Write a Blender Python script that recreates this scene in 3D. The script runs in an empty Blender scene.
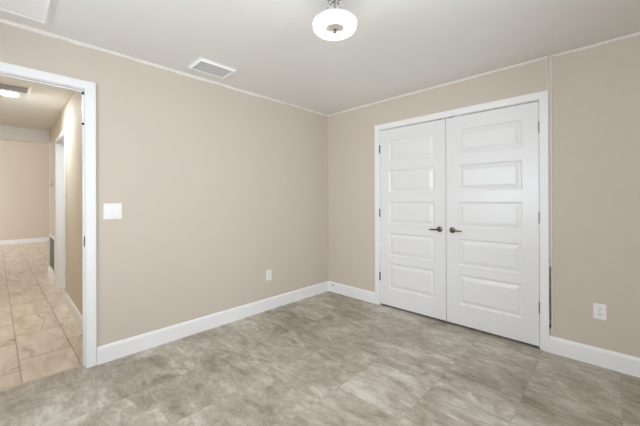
import bpy, bmesh, math, random
from mathutils import Vector, Matrix

S = bpy.context.scene
COL = S.collection
# ------------------------------------------------------------------ camera
cd = bpy.data.cameras.new('camera')
cam = bpy.data.objects.new('camera', cd); COL.objects.link(cam)
cd.sensor_width = 36.0
cd.lens = 303.04 / 640 * 36.0
cd.shift_y = (199.85 - 213) / 640
cd.clip_start = 0.02
F_ = Vector((-0.69531344, 0.71870559, 0.00121951))
R_ = Vector((0.71870009, 0.69531335, -0.00308643))
U_ = Vector((0.00306618, 0.00126958, 0.99999449))
m = Matrix.Identity(4)
for i in range(3):
    m[i][0] = R_[i]; m[i][1] = U_[i]; m[i][2] = -F_[i]
    m[i][3] = (2.85078, -3.10902, 1.25585)[i]
cam.matrix_world = m
S.camera = cam
# ------------------------------------------------------------------ world, daylight, exposure
w = bpy.data.worlds.new('daylight'); S.world = w; w.use_nodes = True
wn = w.node_tree.nodes; wl = w.node_tree.links
bg = wn['Background']
bg.inputs['Color'].default_value = (0.87, 0.94, 1.03, 1)
bg.inputs['Strength'].default_value = 6.0
LAMP_E = 13.0        # ring lamp of the bedroom
HALL_E = 250.0       # recessed hallway light
S.view_settings.view_transform = 'Standard'
S.view_settings.look = 'None'
S.view_settings.exposure = 0.71
S.view_settings.gamma = 1.0
S.view_settings.use_curve_mapping = False
S.cycles.use_denoising = True
S.cycles.max_bounces = 16
S.cycles.diffuse_bounces = 10
S.cycles.caustics_reflective = False
S.cycles.caustics_refractive = False

H = 2.44            # ceiling height
XE, YS = 4.05, -4.35   # east wall, south wall (behind the camera)
XH = -4.15          # where the hallway opens into the far room
XF = -9.85          # far wall
YH = -2.60          # hallway right-hand wall
YL = -3.78          # hallway left-hand wall

# daylight portals in the window openings (no light of their own)
def portal(name, loc, rot, sx, sy):
    l = bpy.data.lights.new(name, 'AREA'); l.shape = 'RECTANGLE'; l.size = sx; l.size_y = sy
    l.cycles.is_portal = True
    o = bpy.data.objects.new(name, l); COL.objects.link(o); o.location = loc; o.rotation_euler = rot
WIN_E = (-3.75, -1.75, 0.80, 2.12)     # y0 y1 z0 z1 in the east wall
WIN_S = (0.60, 3.30, 0.95, 2.08)       # x0 x1 z0 z1 in the south wall
WIN_F = (-9.4, -6.0, 0.2, 2.8)         # x0 x1 z0 z1 in the far room's south wall
YF = -6.6
portal('window_portal_east', (XE + 0.11, (WIN_E[0]+WIN_E[1])/2, (WIN_E[2]+WIN_E[3])/2), (0, math.pi/2, 0), WIN_E[3]-WIN_E[2], WIN_E[1]-WIN_E[0])
portal('window_portal_south', ((WIN_S[0]+WIN_S[1])/2, YS - 0.11, (WIN_S[2]+WIN_S[3])/2), (math.pi/2, 0, 0), WIN_S[1]-WIN_S[0], WIN_S[3]-WIN_S[2])
portal('window_portal_far', ((WIN_F[0]+WIN_F[1])/2, YF - 0.11, (WIN_F[2]+WIN_F[3])/2), (math.pi/2, 0, 0), WIN_F[1]-WIN_F[0], WIN_F[3]-WIN_F[2])

# ------------------------------------------------------------------ materials
def srgb(r, g, b):
    f = lambda c: (c/255/12.92) if c/255 <= .04045 else ((c/255+.055)/1.055)**2.4
    return (f(r), f(g), f(b), 1)
class NT:
    def __init__(s, name):
        s.m = bpy.data.materials.new(name); s.m.use_nodes = True
        s.n = s.m.node_tree.nodes; s.l = s.m.node_tree.links
        s.b = s.n['Principled BSDF']
    def add(s, t, **k):
        n = s.n.new(t)
        for a, v in k.items(): setattr(n, a, v)
        return n
    def link(s, a, b): s.l.new(a, b)
    def math(s, op, a, b=None, c=None):
        n = s.n.new('ShaderNodeMath'); n.operation = op
        for i, v in enumerate((a, b, c)):
            if v is None: continue
            if isinstance(v, (int, float)): n.inputs[i].default_value = v
            else: s.l.new(v, n.inputs[i])
        return n.outputs[0]
    def mix(s, f, a, b, mode='MIX'):
        n = s.n.new('ShaderNodeMix'); n.data_type = 'RGBA'; n.blend_type = mode
        for i, v in ((0, f), (6, a), (7, b)):
            if isinstance(v, (int, float)): n.inputs[i].default_value = v
            elif isinstance(v, tuple): n.inputs[i].default_value = v
            else: s.l.new(v, n.inputs[i])
        return n.outputs[2]
    def noise(s, vec, scale, detail=4, rough=.55, dist=0):
        n = s.n.new('ShaderNodeTexNoise'); n.inputs['Scale'].default_value = scale
        n.inputs['Detail'].default_value = detail; n.inputs['Roughness'].default_value = rough
        n.inputs['Distortion'].default_value = dist
        if vec is not None: s.l.new(vec, n.inputs['Vector'])
        return n.outputs['Fac']
    def ramp(s, f, stops):
        n = s.n.new('ShaderNodeValToRGB'); e = n.color_ramp.elements
        while len(e) < len(stops): e.new(.5)
        for i, (p, c) in enumerate(stops):
            e[i].position = p; e[i].color = c if isinstance(c, tuple) else (c, c, c, 1)
        s.l.new(f, n.inputs[0]); return n.outputs[0]
    def bump(s, h, strength, dist=.01):
        n = s.n.new('ShaderNodeBump'); n.inputs['Strength'].default_value = strength
        n.inputs['Distance'].default_value = dist
        s.l.new(h, n.inputs['Height']); s.l.new(n.outputs[0], s.b.inputs['Normal'])
    def pos(s):
        return s.n.new('ShaderNodeNewGeometry').outputs['Position']

def simple(name, col, rough=.5, metal=0, bscale=0, bstr=0, var=.04):
    t = NT(name); p = t.pos()
    t.b.inputs['Roughness'].default_value = rough; t.b.inputs['Metallic'].default_value = metal
    nz = t.noise(p, 9.0, 3)
    dark = tuple(c*(1-var) for c in col[:3]) + (1,)
    t.link(t.mix(nz, dark, col), t.b.inputs['Base Color'])
    if bstr: t.bump(t.noise(p, bscale, 3), bstr, .002)
    return t.m

WALL = simple('wall_paint', srgb(207, 197, 183), .75, 0, 140, .35, .03)
HALLW = simple('hall_wall_paint', srgb(214, 202, 184), .7, 0, 140, .3, .03)
CEIL = simple('ceiling_paint', srgb(235, 234, 231), .85, 0, 90, .5, .03)
WHITE = simple('white_trim_paint', srgb(239, 239, 239), .42, 0, 60, .05, .015)
DOORW = simple('white_door_paint', srgb(231, 231, 231), .27, 0, 160, .10, .012)
PLAST = simple('white_plastic', srgb(240, 239, 234), .3)
IVORY = simple('ivory_plastic', srgb(214, 202, 176), .45)
BEAD = simple('cream_caulk', srgb(232, 228, 221), .7, 0, 60, .6, .10)
NICK = simple('satin_nickel', srgb(118, 108, 95), .25, 1.0)
HUBM = simple('brushed_pale_nickel', srgb(196, 194, 192), .4, .6)
HINGE = simple('hinge_nickel', srgb(120, 118, 116), .35, .9)
DKMET = simple('dark_bronze', srgb(60, 56, 52), .4, .7)
CHROME = simple('chrome', srgb(190, 190, 192), .12, 1.0)
BLACK = simple('black_rubber', srgb(14, 13, 12), .7)
VENTW = simple('vent_white', srgb(244, 244, 243), .45)
VENTG = simple('vent_grey', srgb(208, 208, 210), .5)
DUCT = simple('duct_interior', srgb(158, 158, 160), .8)
TORN = simple('torn_drywall', srgb(122, 98, 74), .95, 0, 200, .8, .5)
TORNG = simple('torn_grey_paper', srgb(150, 140, 126), .95, 0, 200, .6, .3)
DUCTD = simple('dark_duct_interior', srgb(196, 196, 200), .8)
TORND = simple('dark_gap_brown', srgb(88, 72, 56), .95, 0, 200, .8, .4)
DARKGAP = simple('closet_shade_dark', srgb(70, 66, 62), .9)  # shade inside the closet put into a dark wall colour

def emis(name, col, e):
    t = NT(name)
    t.b.inputs['Base Color'].default_value = col
    nz = t.noise(t.pos(), 6, 1)
    t.link(t.math('MULTIPLY_ADD', nz, e*.04, e*.98), t.b.inputs['Emission Strength'])
    t.b.inputs['Emission Color'].default_value = col
    t.b.inputs['Roughness'].default_value = .3
    return t.m
GLOW = emis('lit_frosted_glass', (1.0, .955, .90, 1), LAMP_E)
GLOWH = emis('lit_hall_diffuser', (.86, .94, 1.0, 1), HALL_E)

def glass_mat():
    t = NT('clear_glass')
    t.n.remove(t.b)
    out = t.n['Material Output']
    tr = t.add('ShaderNodeBsdfTransparent'); gl = t.add('ShaderNodeBsdfGlossy'); gl.inputs['Roughness'].default_value = .02
    fr = t.add('ShaderNodeFresnel'); fr.inputs['IOR'].default_value = 1.3
    mx = t.add('ShaderNodeMixShader')
    t.link(fr.outputs[0], mx.inputs[0]); t.link(tr.outputs[0], mx.inputs[1]); t.link(gl.outputs[0], mx.inputs[2])
    t.link(mx.outputs[0], out.inputs[0]); return t.m
GLASS = glass_mat()
def crystal_mat():
    t = NT('crystal'); t.b.inputs['Transmission Weight'].default_value = 1
    t.b.inputs['Roughness'].default_value = .02; t.b.inputs['IOR'].default_value = 1.5
    t.link(t.mix(t.noise(t.pos(), 40), (.92, .93, .95, 1), (1, 1, 1, 1)), t.b.inputs['Base Color'])
    return t.m
CRYS = crystal_mat()

def floor_mat():
    """luxury vinyl tile, 0.457 wide columns along y, offset per column, grain running along x"""
    t = NT('vinyl_tile_floor'); p = t.pos()
    sp = t.add('ShaderNodeSeparateXYZ'); t.link(p, sp.inputs[0])
    X, Y = sp.outputs[0], sp.outputs[1]
    W, L = .4545, .457
    u = t.math('DIVIDE', t.math('ADD', X, -0.612 + 20*W), W)
    ci = t.math('FLOOR', u)
    v = t.math('ADD', t.math('DIVIDE', t.math('ADD', Y, 2.47 + 20*L), L), t.math('MULTIPLY', ci, .5))
    ri = t.math('FLOOR', v)
    fu = t.math('FRACT', u); fv = t.math('FRACT', v)
    du = t.math('MULTIPLY', t.math('MINIMUM', fu, t.math('SUBTRACT', 1, fu)), W)
    dv = t.math('MULTIPLY', t.math('MINIMUM', fv, t.math('SUBTRACT', 1, fv)), L)
    d = t.math('MINIMUM', du, dv)
    cx = t.add('ShaderNodeCombineXYZ'); t.link(ci, cx.inputs[0]); t.link(ri, cx.inputs[1])
    wn_ = t.add('ShaderNodeTexWhiteNoise', noise_dimensions='2D'); t.link(cx.outputs[0], wn_.inputs['Vector'])
    off = t.add('ShaderNodeVectorMath', operation='SCALE'); t.link(wn_.outputs['Color'], off.inputs[0]); off.inputs['Scale'].default_value = 17
    ad = t.add('ShaderNodeVectorMath', operation='ADD'); t.link(p, ad.inputs[0]); t.link(off.outputs[0], ad.inputs[1])
    mp = t.add('ShaderNodeMapping'); t.link(ad.outputs[0], mp.inputs['Vector']); mp.inputs['Scale'].default_value = (1.0, 1.7, 1)
    q = mp.outputs[0]
    mp2 = t.add('ShaderNodeMapping'); t.link(ad.outputs[0], mp2.inputs['Vector']); mp2.inputs['Scale'].default_value = (2.0, 11, 1)
    q2 = mp2.outputs[0]
    n1 = t.noise(q, 3.0, 6, .62, 1.2)
    n2 = t.noise(q2, 2.2, 6, .68, .6)
    n3 = t.noise(q, 9, 8, .7, 1.6)
    n0 = t.noise(p, 1.5, 3, .5, .6)
    s1 = t.math('MULTIPLY_ADD', n2, .20, t.math('MULTIPLY_ADD', n0, .30, t.math('MULTIPLY', n1, .42)))
    s2 = t.math('MULTIPLY_ADD', n3, .32, s1)
    s3 = t.math('MULTIPLY_ADD', wn_.outputs['Value'], .05, t.math('ADD', s2, -.068))
    col = t.ramp(s3, [(.415, srgb(120, 105, 87)), (.51, srgb(152, 142, 126)), (.60, srgb(176, 168, 154)), (.69, srgb(206, 201, 191))])
    # pale wispy veins
    vn = t.math('ABSOLUTE', t.math('SUBTRACT', t.noise(q, 4.2, 7, .65, 1.2), .5))
    vein = t.ramp(vn, [(0, 1.0), (.022, 0.0)])
    col = t.mix(t.math('MULTIPLY', vein, .22), col, srgb(214, 208, 198))
    seam = t.ramp(d, [(0.0, 1.0), (.0028, 0.0)])
    col = t.mix(t.math('MULTIPLY', seam, .28), col, srgb(120, 108, 94))
    t.link(col, t.b.inputs['Base Color'])
    t.link(t.math('MULTIPLY_ADD', n3, .15, .36), t.b.inputs['Roughness'])
    t.bump(t.math('SUBTRACT', n3, t.math('MULTIPLY', seam, 1.0)), .12, .003)
    return t.m
FLOOR = floor_mat()

def hall_tile_mat():
    t = NT('beige_marble_tile'); p = t.pos()
    sp = t.add('ShaderNodeSeparateXYZ'); t.link(p, sp.inputs[0])
    X, Y = sp.outputs[0], sp.outputs[1]
    W, L = .324, .63
    Yr = t.math('SUBTRACT', Y, t.math('MULTIPLY', t.math('ADD', X, .07), .019))
    u = t.math('DIVIDE', t.math('ADD', Yr, 2.713 + 30*W), W); ci = t.math('FLOOR', u)
    v = t.math('ADD', t.math('DIVIDE', t.math('ADD', X, 1.42 + 30*L), L), t.math('MULTIPLY', ci, .33)); ri = t.math('FLOOR', v)
    fu = t.math('FRACT', u); fv = t.math('FRACT', v)
    du = t.math('MULTIPLY', t.math('MINIMUM', fu, t.math('SUBTRACT', 1, fu)), W)
    dv = t.math('MULTIPLY', t.math('MINIMUM', fv, t.math('SUBTRACT', 1, fv)), L)
    cx = t.add('ShaderNodeCombineXYZ'); t.link(ci, cx.inputs[0]); t.link(ri, cx.inputs[1])
    wn_ = t.add('ShaderNodeTexWhiteNoise', noise_dimensions='2D'); t.link(cx.outputs[0], wn_.inputs['Vector'])
    off = t.add('ShaderNodeVectorMath', operation='SCALE'); t.link(wn_.outputs['Color'], off.inputs[0]); off.inputs['Scale'].default_value = 13
    ad = t.add('ShaderNodeVectorMath', operation='ADD'); t.link(p, ad.inputs[0]); t.link(off.outputs[0], ad.inputs[1])
    mp = t.add('ShaderNodeMapping'); t.link(ad.outputs[0], mp.inputs['Vector']); mp.inputs['Rotation'].default_value = (0, 0, .7); mp.inputs['Scale'].default_value = (1, 3.4, 1)
    q = mp.outputs[0]
    n1 = t.noise(q, 2.6, 6, .6, .4)
    col = t.ramp(n1, [(.3, srgb(194, 175, 152)), (.5, srgb(215, 200, 180)), (.72, srgb(232, 221, 206))])
    vn = t.math('ABSOLUTE', t.math('SUBTRACT', t.noise(q, 1.25, 2.5, .5, .1), .5))
    col = t.mix(t.math('MULTIPLY', t.ramp(vn, [(0, 1.0), (.014, 0.0)]), t.ramp(t.noise(q, 2.3, 2), [(.47, 0.05), (.60, .75)])), col, srgb(140, 112, 84))
    g1 = t.ramp(du, [(.0, 1.0), (.003, 1.0), (.0045, 0.0)])
    g2 = t.ramp(dv, [(.0, 1.0), (.006, 1.0), (.009, 0.0)])
    col = t.mix(t.math('MULTIPLY', g2, .55), col, srgb(132, 108, 84))
    col = t.mix(t.math('MULTIPLY', g1, .7), col, srgb(112, 88, 66))
    t.link(col, t.b.inputs['Base Color'])
    t.b.inputs['Roughness'].default_value = .3
    t.bump(t.math('SUBTRACT', 1, t.math('MAXIMUM', g1, g2)), .3, .002)
    return t.m
TILE = hall_tile_mat()
STRIP = simple('threshold_beige', srgb(205, 188, 164), .4, 0, 30, .1, .12)

# ------------------------------------------------------------------ mesh helpers (world coordinates in, one mesh object out)
def box(bm, x0, x1, y0, y1, z0, z1):
    vs = [bm.verts.new((x, y, z)) for x in (x0, x1) for y in (y0, y1) for z in (z0, z1)]
    for f in ((0,1,3,2),(4,6,7,5),(0,4,5,1),(2,3,7,6),(0,2,6,4),(1,5,7,3)):
        bm.faces.new([vs[i] for i in f])
def tube(bm, p0, p1, r0, r1=None, n=20, cap=True):
    r1 = r0 if r1 is None else r1
    p0, p1 = Vector(p0), Vector(p1); d = (p1-p0).normalized()
    a = d.orthogonal().normalized(); b = d.cross(a)
    rings = []
    for p, r in ((p0, r0), (p1, r1)):
        rings.append([bm.verts.new(p + (a*math.cos(2*math.pi*i/n) + b*math.sin(2*math.pi*i/n))*r) for i in range(n)])
    for i in range(n):
        bm.faces.new((rings[0][i], rings[0][(i+1)%n], rings[1][(i+1)%n], rings[1][i]))
    if cap: bm.faces.new(rings[0][::-1]); bm.faces.new(rings[1])
def lathe(bm, c, prof, axis=(0,0,1), n=32):
    """prof: list of (radius, offset along axis)"""
    c = Vector(c); d = Vector(axis).normalized(); a = d.orthogonal().normalized(); b = d.cross(a)
    rings = []
    for r, h in prof:
        if r < 1e-6: rings.append([bm.verts.new(c + d*h)])
        else: rings.append([bm.verts.new(c + d*h + (a*math.cos(2*math.pi*i/n) + b*math.sin(2*math.pi*i/n))*r) for i in range(n)])
    for q, s in zip(rings, rings[1:]):
        for i in range(n):
            j = (i+1) % n
            if len(q) == 1 and len(s) == 1: continue
            if len(q) == 1: bm.faces.new((q[0], s[j], s[i]))
            elif len(s) == 1: bm.faces.new((q[i], q[j], s[0]))
            else: bm.faces.new((q[i], q[j], s[j], s[i]))
def wpos(o):
    v = Vector((0, 0, 0))
    while o: v += o.location; o = o.parent
    return v
def obj(name, bm, mat, parent=None, loc=None, bevel=0, smooth=False, seg=2):
    bmesh.ops.recalc_face_normals(bm, faces=bm.faces[:])
    co = [v.co for v in bm.verts]
    if loc is None:
        mn = Vector([min(c[i] for c in co) for i in range(3)]); mx = Vector([max(c[i] for c in co) for i in range(3)])
        loc = Vector(((mn.x+mx.x)/2, (mn.y+mx.y)/2, mn.z))
    loc = Vector(loc)
    for v in bm.verts: v.co -= loc
    me = bpy.data.meshes.new(name); bm.to_mesh(me); bm.free()
    me.materials.append(mat)
    if smooth:
        for f in me.polygons: f.use_smooth = True
    o = bpy.data.objects.new(name, me); COL.objects.link(o)
    o.location = loc - (wpos(parent) if parent else Vector((0, 0, 0)))
    if parent: o.parent = parent
    if bevel:
        b = o.modifiers.new('bevel', 'BEVEL'); b.width = bevel; b.segments = seg; b.limit_method = 'ANGLE'
    if smooth:
        e = o.modifiers.new('edge', 'EDGE_SPLIT'); e.split_angle = math.radians(40)
    return o
def boxes(name, lst, mat, parent=None, **k):
    bm = bmesh.new()
    for b in lst: box(bm, *b)
    return obj(name, bm, mat, parent, **k)
def struct(o, label=None):
    o['kind'] = 'structure'
    if label: o['label'] = label
    return o
def thing(name, loc, label, cat, group=None):
    o = bpy.data.objects.new(name, None); COL.objects.link(o); o.location = loc; o.empty_display_size = .05
    o['label'] = label; o['category'] = cat
    if group: o['group'] = group
    return o

# ------------------------------------------------------------------ setting: bedroom shell
T = .12
DO = (-3.52, -2.70, 2.091)      # doorway opening y0 y1 top
CX0, CX1, CZ = .8405, 2.4060, 2.090   # closet opening
struct(boxes('floor', [(-.055, XE+T, YS-T, .80, -.10, 0)], FLOOR))
struct(boxes('ceiling', [(-T, XE+T, YS-T, .80, H, H+.1)], CEIL))
struct(boxes('wall_left', [(-T, 0, YS-T, DO[0]-.018, 0, H), (-T, 0, DO[1]+.018, T, 0, H), (-T, 0, DO[0]-.018, DO[1]+.018, DO[2]+.018, H)], WALL))
wall_back = struct(boxes('wall_back', [(0, CX0-.018, 0, T, 0, H), (CX1+.018, XE, 0, T, 0, H), (CX0-.018, CX1+.018, 0, T, CZ+.018, H)], WALL))
a, b, c, d = WIN_E
struct(boxes('wall_right', [(XE, XE+T, YS-T, a, 0, H), (XE, XE+T, b, T, 0, H), (XE, XE+T, a, b, 0, c), (XE, XE+T, a, b, d, H)], WALL))
a, b, c, d = WIN_S
struct(boxes('wall_rear', [(0, a, YS-T, YS, 0, H), (b, XE, YS-T, YS, 0, H), (a, b, YS-T, YS, 0, c), (a, b, YS-T, YS, d, H)], WALL))
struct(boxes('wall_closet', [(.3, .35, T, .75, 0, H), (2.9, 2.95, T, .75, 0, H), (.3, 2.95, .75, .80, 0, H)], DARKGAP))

def window(n, horiz, lo, hi, z0, z1, plane, outward):
    """white frame with a meeting rail and panes"""
    f = .05
    def B(l0, l1, q0, q1, za, zb):
        return (l0, l1, q0, q1, za, zb) if horiz else (q0, q1, l0, l1, za, zb)
    p0, p1 = sorted((plane + outward*.03, plane + outward*.09)); g = plane + outward*.06
    mid = (lo+hi)/2
    o = boxes('window_%d' % n, [B(lo, lo+f, p0, p1, z0, z1), B(hi-f, hi, p0, p1, z0, z1), B(lo, hi, p0, p1, z0, z0+f), B(lo, hi, p0, p1, z1-f, z1),
                                B(mid-.03, mid+.03, p0, p1, z0, z1), B(lo, hi, p0, p1, (z0+z1)/2-.02, (z0+z1)/2+.02)], WHITE)
    struct(o)
    boxes('pane', [B(lo+f, hi-f, g-.003, g+.003, z0+f, z1-f)], GLASS, o)
window(1, False, *WIN_E[:2], *WIN_E[2:], XE, 1)
window(2, True, *WIN_S[:2], *WIN_S[2:], YS, -1)
window(3, True, *WIN_F[:2], *WIN_F[2:], YF, -1)

# baseboards with an eased top edge
BH, BT = .135, .015
def base(name, horiz, lo, hi, plane, side, h=BH):
    """profile swept between lo and hi; side = +1/-1: which way it stands off the wall"""
    bm = bmesh.new()
    prof = [(0, 0), (BT, 0), (BT, h-.022), (BT*.75, h-.008), (BT*.35, h), (0, h)]
    ends = []
    for s in (lo, hi):
        ring = []
        for dd, z in prof:
            q = plane + side*dd
            ring.append(bm.verts.new((s, q, z) if horiz else (q, s, z)))
        ends.append(ring)
    k = len(prof)
    for i in range(k):
        bm.faces.new((ends[0][i], ends[0][(i+1)%k], ends[1][(i+1)%k], ends[1][i]))
    bm.faces.new(ends[0]); bm.faces.new(ends[1][::-1])
    return struct(obj(name, bm, WHITE))
base('baseboard_left', False, DO[1]+.068, 0, 0, 1)
bb = base('baseboard_back', True, BT, .774, 0, -1)
bmh = bmesh.new(); tube(bmh, (.10, -BT+.001, .096), (.10, -BT-.004, .096), .009, n=14); obj('screw_hole', bmh, BLACK, bb)
base('baseboard_back_right', True, 2.464, XE, 0, -1)
base('baseboard_right', False, YS, -BT, XE, -1)
base('baseboard_rear', True, 0, XE-BT, YS, 1)

# wobbly caulk beads where the walls meet the ceiling
def bead(name, pts_fn, n, mat, hgt=.026, thk=.010, seed=1):
    rnd = random.Random(seed); bm = bmesh.new(); prev = None
    for i in range(n+1):
        p, nrm = pts_fn(i/n)
        h = hgt*(1+rnd.uniform(-.22, .22)); t = thk*(1+rnd.uniform(-.3, .3))
        p = Vector(p); nrm = Vector(nrm)
        ring = [bm.verts.new(p), bm.verts.new(p+nrm*t*.7), bm.verts.new(p+nrm*t-Vector((0,0,h*.45))), bm.verts.new(p+nrm*t*.75-Vector((0,0,h*.9))), bm.verts.new(p-Vector((0,0,h)))]
        if prev:
            for j in range(5): bm.faces.new((prev[j], prev[(j+1)%5], ring[(j+1)%5], ring[j]))
        else: bm.faces.new(ring)
        prev = ring
    bm.faces.new(prev[::-1])
    return struct(obj(name, bm, mat, smooth=True))
bead('trim_1', lambda s: ((0, YS+(0-YS)*s, H), (1, 0, 0)), 60, BEAD, seed=2)
bead('trim_2', lambda s: ((0.011+(2.461-.011)*s, 0, H), (0, -1, 0)), 40, BEAD, hgt=.02, seed=3)
bead('trim_3', lambda s: ((2.499+(XE-2.499)*s, 0, H-.004*math.sin(s*9)), (0, -1, 0)), 30, BEAD, hgt=.022, seed=4)

# batten over the panel joint right of the closet: flat strip with two pale raised edges
def batten():
    xa, xb = 2.466, 2.492
    bm = bmesh.new()
    n = 40; rnd = random.Random(5)
    def strip(f0, f1, y, z0, z1):
        prev = None
        for i in range(n+1):
            z = z0+(z1-z0)*i/n; s = (z-z0)/(z1-z0)
            w0, w1 = f0(s)+rnd.uniform(-.0006, .0006), f1(s)+rnd.uniform(-.0006, .0006)
            ring = [bm.verts.new((w0, 0, z)), bm.verts.new((w0, -y, z)), bm.verts.new((w1, -y, z)), bm.verts.new((w1, 0, z))]
            if prev:
                for j in range(4): bm.faces.new((prev[j], prev[(j+1)%4], ring[(j+1)%4], ring[j]))
            else: bm.faces.new(ring)
            prev = ring
        bm.faces.new(prev[::-1])
    strip(lambda s: xa, lambda s: xb-.002, .004, .70, H)
    o = struct(obj('trim_4', bm, WALL))
    bm = bmesh.new()
    strip(lambda s: xb-.007, lambda s: xb, .010, .16, H)
    obj('caulk_line', bm, BEAD, o)
    bm = bmesh.new()
    strip(lambda s: xa-.014*max(0, s-.82)/.18*1.0, lambda s: xa+.005-.014*max(0, s-.82)/.18, .008, .95, H)
    obj('caulk_line', bm, BEAD, o)
    # torn drywall paper and the dark gap low down beside the casing
    bm = bmesh.new(); rnd = random.Random(9)
    def ragged(bm, x0, x1, z0, z1, y, jit, n=26):
        prev = None
        for i in range(n+1):
            z = z0+(z1-z0)*i/n; tp = math.sin(math.pi*min(1, max(0.02, i/n)))**.35
            mid = (x0+x1)/2 + rnd.uniform(-jit, jit)*.5; hw = (x1-x0)/2*tp*(1+rnd.uniform(-.4, .4))
            yy = y + rnd.uniform(0, .002)
            ring = [bm.verts.new((mid-hw, 0, z)), bm.verts.new((mid-hw, -yy, z)), bm.verts.new((mid+hw, -yy*.6, z)), bm.verts.new((mid+hw, 0, z))]
            if prev:
                for j in range(4): bm.faces.new((prev[j], prev[(j+1)%4], ring[(j+1)%4], ring[j]))
            else: bm.faces.new(ring)
            prev = ring
        bm.faces.new(prev[::-1])
    ragged(bm, 2.468, 2.480, .19, .78, .004, .003)
    obj('torn_drywall_edge', bm, TORN, o)
    bm = bmesh.new(); ragged(bm, 2.479, 2.487, .22, .72, .006, .006)
    obj('torn_paper_flap', bm, TORNG, o)
    bm = bmesh.new(); ragged(bm, 2.466, 2.471, .20, .66, .006, .002); ragged(bm, 2.468, 2.480, .20, .235, .007, .002, 6)
    obj('dark_gap', bm, TORND, o)  # raised brown strip, the open gap's darkness put into its colour
batten()

# ------------------------------------------------------------------ door frames
def casing(name, horiz, lo, hi, top, plane, side, wdt=.062, thk=.016, depth=T, extra=None, sides=(1, 1)):
    """mitred-look casing both legs + head, jamb lining the wall; lo/hi/top = clear opening"""
    def B(l0, l1, q0, q1, za, zb):
        q0, q1 = sorted((q0, q1))
        return (l0, l1, q0, q1, za, zb) if horiz else (q0, q1, l0, l1, za, zb)
    r = .004
    p, q = plane, plane+side*thk
    root = boxes(name, [B(lo-.018, lo, plane, plane-side*depth, 0, top+.018), B(hi, hi+.018, plane, plane-side*depth, 0, top+.018), B(lo, hi, plane, plane-side*depth, top, top+.018)], WHITE, bevel=.001)
    struct(root)
    bm = bmesh.new()
    out = [(lo-wdt-r, 0), (lo-wdt-r, top+wdt+r), (hi+wdt+r, top+wdt+r), (hi+wdt+r, 0)]
    inn = [(lo-r, 0), (lo-r, top+r), (hi+r, top+r), (hi+r, 0)]
    P = lambda l, z, d_: bm.verts.new((l, d_, z) if horiz else (d_, l, z))
    vo0, vi0, vo1, vi1 = [[P(l, z, d_) for l, z in pts] for pts, d_ in ((out, p), (inn, p), (out, q), (inn, q))]
    for k in range(3):
        bm.faces.new((vo1[k], vo1[k+1], vi1[k+1], vi1[k])); bm.faces.new((vo0[k], vi0[k], vi0[k+1], vo0[k+1]))
        bm.faces.new((vo0[k], vo0[k+1], vo1[k+1], vo1[k])); bm.faces.new((vi0[k], vi1[k], vi1[k+1], vi0[k+1]))
    for k in (0, 3): bm.faces.new((vo0[k], vo1[k], vi1[k], vi0[k]))
    obj('casing', bm, WHITE, root, bevel=.004)
    return root, B
fr, B = casing('trim_5', False, DO[0], DO[1], DO[2], 0, 1)
# hall-side casing, door stop, strike plate, bumpers
boxes('casing', [B(DO[0]-.07, DO[0]-.004, -T, -T-.014, 0, DO[2]+.06), B(DO[1]+.004, DO[1]+.07, -T, -T-.014, 0, DO[2]+.06), B(DO[0], DO[1], -T, -T-.014, DO[2]+.004, DO[2]+.06)], WHITE, fr, bevel=.003)
boxes('door_stop', [B(DO[1]-.008, DO[1], -.036, -.072, 0, DO[2]), B(DO[0], DO[0]+.008, -.036, -.072, 0, DO[2]), B(DO[0], DO[1], -.036, -.072, DO[2]-.008, DO[2])], WHITE, fr, bevel=.002)
sk = boxes('strike_plate', [(-.034, -.006, DO[1]-.003, DO[1], .912, .988)], DKMET, fr, bevel=.001)
sk['label'] = 'dark metal strike plate'
boxes('latch_hole', [(-.028, -.012, DO[1]-.0036, DO[1]-.0028, .930, .970)], BLACK, sk)
for z in (2.072, 1.84):
    bm = bmesh.new(); lathe(bm, (-.0360, DO[1]-.007, z), [(0, .009), (.005, .008), (.0085, .004), (.0085, -.001), (0, -.001)], (1, 0, 0), 16)
    o = obj('bumper', bm, BLACK, fr, smooth=True); o['label'] = 'small black rubber bumper'

fr2, B = casing('trim_6', True, CX0+.001, CX1-.001, CZ, 0, -1)
boxes('door_stop', [B(CX0, CX0+.012, .052, .085, 0, CZ), B(CX1-.012, CX1, .052, .085, 0, CZ), B(CX0, CX1, .052, .085, CZ-.012, CZ)], WHITE, fr2)

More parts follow.
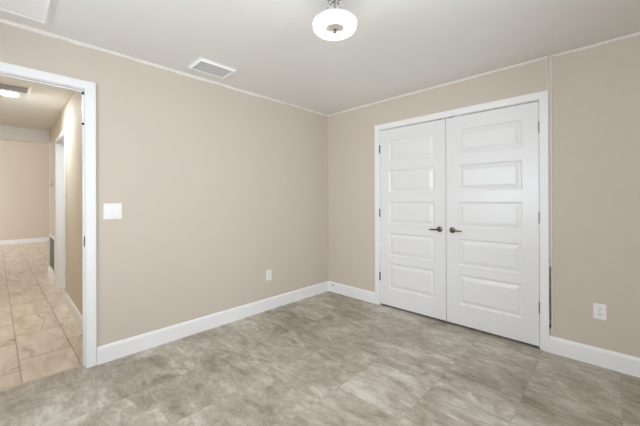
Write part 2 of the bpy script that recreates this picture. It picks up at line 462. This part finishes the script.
# ------------------------------------------------------------------ panelled closet doors
PZ = [(.222, .520), (.608, .872), (.985, 1.235), (1.345, 1.600), (1.712, 1.952)]
def door_slab(x0, x1, z0, z1, yf, thk, zs, px0, px1, loc=None):
    bm = bmesh.new()
    V = lambda x, z, dy=0: bm.verts.new((x, yf+dy, z))
    xs = [x0, px0, px1, x1]
    zz = [z0] + [q for pr in zs for q in pr] + [z1]
    g = [[V(x, z) for z in zz] for x in xs]
    for i in range(3):
        for j in range(len(zz)-1):
            if i == 1 and j % 2 == 1:
                base_ = [g[1][j], g[2][j], g[2][j+1], g[1][j+1]]
                X0, X1, Z0, Z1 = px0, px1, zz[j], zz[j+1]
                prev = base_
                for ins, dy in ((.003, .003), (.008, .0085), (.016, .011), (.024, .0105), (.030, .008), (.052, .002), (.056, .0015)):
                    cur = [V(X0+ins, Z0+ins, dy), V(X1-ins, Z0+ins, dy), V(X1-ins, Z1-ins, dy), V(X0+ins, Z1-ins, dy)]
                    for k in range(4): bm.faces.new((prev[k], prev[(k+1)%4], cur[(k+1)%4], cur[k]))
                    prev = cur
                bm.faces.new(prev)
            else:
                bm.faces.new((g[i][j], g[i+1][j], g[i+1][j+1], g[i][j+1]))
    # sides and back
    bk = [bm.verts.new((x, yf+thk, z)) for x, z in ((x0, z0), (x1, z0), (x1, z1), (x0, z1))]
    bm.faces.new(bk)
    bm.faces.new([g[i][0] for i in range(4)] + [bk[1], bk[0]])
    bm.faces.new([g[i][-1] for i in range(4)] + [bk[2], bk[3]])
    bm.faces.new([g[0][j] for j in range(len(zz))] + [bk[3], bk[0]])
    bm.faces.new([g[3][j] for j in range(len(zz))] + [bk[2], bk[1]])
    return bm
YD = .002
def closet_door(n, x0, x1, hx, hs, label):
    """hx: hinge-side x; hs: +1 if the lever points to +x"""
    if hs > 0: px0, px1 = x0+.115, x1-.118
    else: px0, px1 = x0+.118, x1-.115
    d_ = obj('door_%d' % n, door_slab(x0, x1, .022, 2.083, YD, .035, PZ, px0, px1), DOORW)
    struct(d_, label)
    cx = x0+.062 if hs > 0 else x1-.062
    hz = .952
    bm = bmesh.new()
    lathe(bm, (cx, YD, hz), [(0, 0), (.029, 0), (.0295, .004), (.027, .009), (.020, .012), (.011, .013), (.0105, .030), (0, .030)], (0, -1, 0), 36)
    h = obj('door_handle', bm, NICK, d_, smooth=True); h['label'] = 'satin nickel lever handle'
    bm = bmesh.new()
    # lever: hub plus tapering, slightly drooping bar
    lathe(bm, (cx, YD-.028, hz), [(0, 0), (.0125, 0), (.0145, .006), (.0145, .018), (.011, .023), (0, .0235)], (0, -1, 0), 24)
    pts = [(0, 0, .010), (.02, -.002, .0095), (.05, -.003, .0085), (.075, 0, .0075), (.093, .004, .0065), (.101, .008, .004)]
    prev = None
    for s, yy, r in pts:
        ring = [bm.verts.new((cx+hs*s, YD-.040+yy*.8+r*.55*math.cos(a_), hz-.04*s+r*math.sin(a_))) for a_ in [2*math.pi*k/14 for k in range(14)]]
        if prev:
            for k in range(14): bm.faces.new((prev[k], prev[(k+1)%14], ring[(k+1)%14], ring[k]))
        else: bm.faces.new(ring)
        prev = ring
    bm.faces.new(prev[::-1])
    obj('lever', bm, NICK, h, smooth=True)
    for z in (.30, 1.055, 1.815):
        bm = bmesh.new()
        for k in range(5):
            tube(bm, (hx, -.006, z+k*.0190+.0006), (hx, -.006, z+(k+1)*.0190-.0006), .0068, n=16)
        lathe(bm, (hx, -.006, z+.0955), [(.004, -.001), (.0055, .001), (.003, .004), (0, .005)], (0, 0, 1), 14)
        e = -hs*.0  # knuckle sits in the joint
        box(bm, hx-.010, hx+.010, -.002, .0018, z+.002, z+.093)
        obj('hinge', bm, HINGE, d_, smooth=True)
    # roller catch in the gap above
    cx2 = x1-.065 if hs < 0 else x0+.05
    boxes('catch', [(cx2-.03, cx2+.03, .004, .034, 2.0832, 2.0925)], BLACK, d_)
    return d_
closet_door(1, .845, 1.6235, .838, -1, 'left white panelled closet door with lever handle pointing left')
closet_door(2, 1.6285, 2.402, 2.409, 1, 'right white panelled closet door with lever handle pointing right')

# ------------------------------------------------------------------ hallway and the room beyond it
struct(boxes('floor_hallway', [(XF-T, -.085, YF-T, 0.6, -.10, 0)], TILE))
struct(boxes('trim_7', [(-.085, -.055, DO[0], DO[1], -.10, .003)], STRIP, bevel=.001))
struct(boxes('ceiling_hallway', [(XH, -T, YL-T, YH+1.2, H, H+.1)], CEIL))
HD = (-2.95, -2.03, 2.09)    # side doorway in the hallway wall
struct(boxes('wall_hallway_right', [(HD[1]+.018, -T, YH, YH+T, 0, H), (XH, HD[0]-.018, YH, YH+T, 0, H), (HD[0]-.018, HD[1]+.018, YH, YH+T, HD[2]+.018, H)], HALLW))
struct(boxes('wall_hallway_left', [(XH, -T, YL-T, YL, 0, H)], HALLW))
fr3, B = casing('trim_8', True, HD[0], HD[1], HD[2], YH, -1, depth=T)
# closed side door set at the back of its jamb
dd = obj('door_3', door_slab(HD[0]+.003, HD[1]-.003, .012, HD[2]-.003, YH+T-.036, .035, [(z0, z1-.002) for z0, z1 in PZ], HD[0]+.12, HD[1]-.12), DOORW)
struct(dd, 'white side door in the hallway wall')
bm = bmesh.new(); lathe(bm, (HD[1]-.07, YH+T-.036, .95), [(0, 0), (.028, 0), (.027, .008), (.010, .012), (.010, .03), (.022, .038), (.027, .052), (.02, .064), (0, .067)], (0, -1, 0), 24)
obj('door_knob', bm, NICK, dd, smooth=True)
base('baseboard_hallway', True, HD[1]+.07, -T-.015, YH, -1)
base('baseboard_hallway_end', True, XH, HD[0]-.07, YH, -1)
base('baseboard_hallway_left', True, XH, -T-.015, YL, 1)
HF = 3.25
struct(boxes('wall_far', [(XF-T, XF, YF-T, .6, 0, HF)], HALLW))
a, b, c, d = WIN_F
struct(boxes('wall_far_left', [(XF, a, YF-T, YF, 0, HF), (b, XH, YF-T, YF, 0, HF), (a, b, YF-T, YF, 0, c), (a, b, YF-T, YF, d, HF)], HALLW))
struct(boxes('wall_far_right', [(XF, XH, .6, .6+T, 0, HF)], HALLW))
# wall between the hallway end and the high room (header over the hallway mouth is painted white)
struct(boxes('wall_hallway_end', [(XH, XH+T, YF-T, YL-T, 0, HF), (XH, XH+T, YH+T, .6+T, 0, HF), (XH, XH+T, YL-T, YH+T, H+.1, HF)], HALLW))
struct(boxes('trim_9', [(XH, XH+.16, YL, YH, 2.235, H)], WHITE, bevel=.003))
struct(boxes('ceiling_far', [(XF-T, XH+T, YF-T, .6+T, HF, HF+.1)], CEIL))
base('baseboard_far', False, YF, .6, XF, 1, h=.12)

# ------------------------------------------------------------------ wall plates
def rocker_switch():
    y0, y1, z0, z1 = -2.586, -2.462, 1.112, 1.236
    t = thing('light_switch', (0, (y0+y1)/2, z0), 'white two-gang rocker light switch on the wall beside the doorway', 'light switch')
    boxes('plate', [(.0002, .006, y0, y1, z0, z1)], PLAST, t, bevel=.003)
    for cy in ((y0+y1)/2-.0235, (y0+y1)/2+.0235):
        r = boxes('rocker_frame', [(.006, .0072, cy-.0175, cy+.0175, (z0+z1)/2-.034, (z0+z1)/2+.034)], PLAST, t, bevel=.0006)
        bm = bmesh.new(); zc = (z0+z1)/2
        prof = [(.0072, -.030), (.0098, -.030), (.0085, 0), (.0076, .030), (.0072, .030)]
        R1 = [bm.verts.new((x, cy-.0145, zc+z)) for x, z in prof]; R2 = [bm.verts.new((x, cy+.0145, zc+z)) for x, z in prof]
        for k in range(5): bm.faces.new((R1[k], R1[(k+1)%5], R2[(k+1)%5], R2[k]))
        bm.faces.new(R1); bm.faces.new(R2[::-1])
        obj('rocker', bm, PLAST, r)
        for dz in (-.048, .048):
            bm = bmesh.new(); lathe(bm, (.0058, cy, zc+dz), [(0, 0), (.003, 0), (.0028, .001), (0, .0014)], (1, 0, 0), 12)
            obj('screw', bm, VENTG, t, smooth=True)
rocker_switch()

def outlet(name_loc, ax, label, big=1.0):
    """duplex outlet; ax='x' faces +x (left wall), ax='y' faces -y (back wall)"""
    cx, cy, zc = name_loc
    W2, H2 = .037*big, .058*big
    t = thing('wall_outlet', (cx, cy, zc-H2), label, 'outlet')
    def B(l0, l1, d0, d1, z0, z1):
        return (cx+d0, cx+d1, cy+l0, cy+l1, z0, z1) if ax == 'x' else (cx+l0, cx+l1, cy-d1, cy-d0, z0, z1)
    boxes('plate', [B(-W2, W2, .0002, .006, zc-H2, zc+H2)], PLAST, t, bevel=.003)
    dirn = (1, 0, 0) if ax == 'x' else (0, -1, 0)
    for dz in (-.0195, .0195):
        bm = bmesh.new()
        box(bm, *B(-.0165, .0165, .006, .0075, zc+dz-.0135, zc+dz+.0135))
        r = obj('receptacle', bm, PLAST, t, bevel=.0007)
        bm = bmesh.new()
        for l0, hh in ((-.0078, .0045), (.0055, .0036)):
            box(bm, *B(l0, l0+.0024, .0072, .0077, zc+dz+.001-hh, zc+dz+.003+hh))
        box(bm, *B(-.0025, .0025, .0072, .0077, zc+dz-.0108, zc+dz-.006))
        obj('slots', bm, BLACK, r)
    bm = bmesh.new()
    c0 = Vector((cx, cy, zc)) + Vector(dirn)*.0058
    lathe(bm, c0, [(0, 0), (.0032, 0), (.003, .001), (0, .0015)], dirn, 12)
    obj('screw', bm, VENTG, t, smooth=True)
outlet((0, -1.014, .397), 'x', 'white duplex wall outlet low on the left wall near the corner')
outlet((2.776, 0, .411), 'y', 'white duplex wall outlet on the wall right of the closet')

# ------------------------------------------------------------------ ceiling registers
def register(x0, x1, y0, y1, z, label, nsl, tilt, mat, drop=.012, border=.028, slat_mat=None, group=None, name='ceiling_vent', fill=.56, back=None):
    t = thing(name, ((x0+x1)/2, (y0+y1)/2, z), label, 'vent', group)
    bm = bmesh.new()
    # flange with a chamfered raised inner rim
    rings = [(0, 0), (0, -.003), (border*.55, -.0045), (border*.62, -drop), (border*.92, -drop), (border, -drop*.6), (border, 0)]
    prev = first = None
    for ins, dz in rings:
        cur = [bm.verts.new((a_, b_, z+dz)) for a_, b_ in ((x0+ins, y0+ins), (x1-ins, y0+ins), (x1-ins, y1-ins), (x0+ins, y1-ins))]
        if prev:
            for k in range(4): bm.faces.new((prev[k], prev[(k+1)%4], cur[(k+1)%4], cur[k]))
        prev = cur
    obj('frame', bm, mat, t)
    boxes('backing', [(x0+border, x1-border, y0+border, y1-border, z-.0015, z-.0005)], back or DUCT, t)
    ix0, ix1 = x0+border, x1-border
    for i in range(nsl):
        xc = ix0+(ix1-ix0)*(i+.5)/nsl
        hw = (ix1-ix0)/nsl*fill; dz = hw*math.tan(tilt) if abs(tilt) < 1.2 else hw
        dz = max(-drop*.4, min(drop*.4, dz))
        bm = bmesh.new(); zc = z-drop*.52
        vs = [bm.verts.new((xc+sx*hw, yy, zc+sx*dz+tt)) for yy in (y0+border, y1-border) for sx, tt in ((-1, -.0006), (1, -.0006), (1, .0006), (-1, .0006))]
        for k in range(4): bm.faces.new((vs[k], vs[(k+1)%4], vs[4+(k+1)%4], vs[4+k]))
        bm.faces.new(vs[:4]); bm.faces.new(vs[4:][::-1])
        obj('slat', bm, slat_mat or mat, t)
    for yy in (y0+border*.28, y1-border*.28):
        bm = bmesh.new(); lathe(bm, ((x0+x1)/2, yy, z-.0035), [(0, 0), (.0035, 0), (.003, .0012), (0, .0018)], (0, 0, -1), 10)
        obj('screw', bm, VENTG, t, smooth=True)
    return t
register(.150, .408, -2.000, -1.650, H, 'small white louvred vent in the ceiling, nearer the far corner', 5, .3, VENTW, drop=.020, slat_mat=VENTG, fill=.40, back=DUCTD)
register(.135, .690, -3.560, -2.905, H, 'large white louvred ceiling grille above the doorway, cut by the photo edge', 12, .15, VENTW, drop=.014, border=.034, fill=.42, back=VENTW)
register(-1.765, -1.470, -3.42, -2.925, H, 'grey slatted ceiling vent in the hallway beside the round light', 10, .3, VENTW, drop=.014, slat_mat=DUCT)

# round flush light in the hallway
t = thing('hallway_light', (-1.86, -3.09, H), 'small round lit flush light on the hallway ceiling', 'light')
bm = bmesh.new(); lathe(bm, (-1.86, -3.09, H), [(.062, 0), (.092, 0), (.092, -.008), (.084, -.020), (.074, -.022), (.074, -.004), (.062, -.004)], (0, 0, 1), 36); obj('housing', bm, VENTW, t, smooth=True)
bm = bmesh.new(); lathe(bm, (-1.86, -3.09, H), [(.0735, -.018), (.060, -.028), (.035, -.034), (0, -.036)], (0, 0, 1), 36); obj('diffuser', bm, GLOWH, t, smooth=True)

# thermostat on the hallway wall
t = thing('thermostat', (-3.66, YH, 1.49), 'small round cream thermostat on the hallway wall past the side door', 'thermostat')
bm = bmesh.new(); lathe(bm, (-3.66, YH-.0002, 1.548), [(0, 0), (.062, 0), (.062, .006), (.055, .008), (.050, .022), (.044, .026), (0, .027)], (0, -1, 0), 36); obj('body', bm, IVORY, t, smooth=True)
bm = bmesh.new(); lathe(bm, (-3.66, YH-.0272, 1.548), [(0, 0), (.034, 0), (.032, .006), (0, .008)], (0, -1, 0), 28); obj('dial', bm, PLAST, t, smooth=True)

# return-air grille low on the hallway wall
gx0, gx1, gz0, gz1 = -4.02, -3.16, .145, .70
t = thing('return_grille', ((gx0+gx1)/2, YH, gz0), 'tall louvred return air grille low on the hallway wall', 'vent')
boxes('frame', [(gx0, gx0+.035, YH-.014, YH-.0002, gz0, gz1), (gx1-.035, gx1, YH-.014, YH-.0002, gz0, gz1), (gx0+.035, gx1-.035, YH-.014, YH-.0002, gz0, gz0+.035), (gx0+.035, gx1-.035, YH-.014, YH-.0002, gz1-.035, gz1)], PLAST, t, bevel=.003)
boxes('backing', [(gx0+.035, gx1-.035, YH-.002, YH-.0002, gz0+.035, gz1-.035)], DUCT, t)
n = 20
for i in range(n):
    zc = gz0+.035+(gz1-gz0-.07)*(i+.5)/n
    bm = bmesh.new()
    vs = [bm.verts.new((xx, YH-.007+sy*.005, zc-sy*.005+tt)) for xx in (gx0+.035, gx1-.035) for sy, tt in ((-1, -.0007), (1, -.0007), (1, .0007), (-1, .0007))]
    for k in range(4): bm.faces.new((vs[k], vs[(k+1)%4], vs[4+(k+1)%4], vs[4+k]))
    bm.faces.new(vs[:4]); bm.faces.new(vs[4:][::-1])
    obj('slat', bm, IVORY, t)

# ------------------------------------------------------------------ bedroom ceiling lamp: glowing ring shade round a nickel hub, stem with crystal drops
lx, ly = 1.700, -1.792
t = thing('ceiling_lamp', (lx, ly, H), 'lit ring-shaped ceiling lamp with metal hub and crystal drops', 'ceiling lamp')
bm = bmesh.new(); lathe(bm, (lx, ly, H), [(0, 0), (.060, 0), (.060, -.006), (.050, -.014), (.018, -.020), (0, -.020)], (0, 0, 1), 36); obj('canopy', bm, CHROME, t, smooth=True)
bm = bmesh.new(); tube(bm, (lx, ly, H-.018), (lx, ly, 2.262), .006); obj('stem', bm, CHROME, t, smooth=True)
bm = bmesh.new()
R0, r0 = .0905, .033
rings = []
for i in range(48):
    A = 2*math.pi*i/48
    rings.append([bm.verts.new((lx+(R0+r0*math.cos(q))*math.cos(A), ly+(R0+r0*math.cos(q))*math.sin(A), 2.262+r0*.95*math.sin(q))) for q in [2*math.pi*k/20 for k in range(20)]])
for i in range(48):
    for k in range(20):
        bm.faces.new((rings[i][k], rings[(i+1)%48][k], rings[(i+1)%48][(k+1)%20], rings[i][(k+1)%20]))
o = obj('ring_shade', bm, GLOW, t, smooth=True); o['label'] = 'glowing white frosted ring'
bm = bmesh.new(); lathe(bm, (lx, ly, 2.247), [(0, .030), (.060, .030), (.062, .004), (.056, -.004), (.030, -.008), (0, -.009)], (0, 0, 1), 32); hub = obj('hub', bm, HUBM, t, smooth=True)
bm = bmesh.new(); lathe(bm, (lx, ly, 2.239), [(0, 0), (.012, 0), (.013, -.006), (.007, -.011), (.009, -.016), (0, -.022)], (0, 0, 1), 20); obj('finial', bm, HINGE, hub, smooth=True)
bm = bmesh.new(); lathe(bm, (lx, ly, 2.284), [(0, .014), (.085, .014), (.110, .008), (.121, .000), (.126, -.012), (.123, -.012), (.116, -.001), (.100, 0), (0, 0)], (0, 0, 1), 40); obj('added_light_shield', bm, VENTW, t, smooth=True)  # pan added over the ring to keep its light off the ceiling
bm = bmesh.new()
for k in range(4):
    A = math.pi/4 + k*math.pi/2 + .75
    tube(bm, (lx, ly, 2.415), (lx+.032*math.cos(A), ly+.032*math.sin(A), 2.400), .0035, n=10)
obj('cross_arm', bm, HINGE, t, smooth=True)
for k in range(8):
    A = .3 + k*math.pi/4; rr = .034 if k % 2 else .046
    bm = bmesh.new(); px_, py_ = lx+rr*math.cos(A), ly+rr*math.sin(A)
    lathe(bm, (px_, py_, 2.385), [(0, .013), (.006, .006), (.0075, 0), (.004, -.010), (0, -.016)], (0, 0, 1), 8)
    tube(bm, (px_, py_, 2.397), (px_, py_, 2.424), .0008, n=6)
    obj('crystal_drop', bm, CRYS, t)
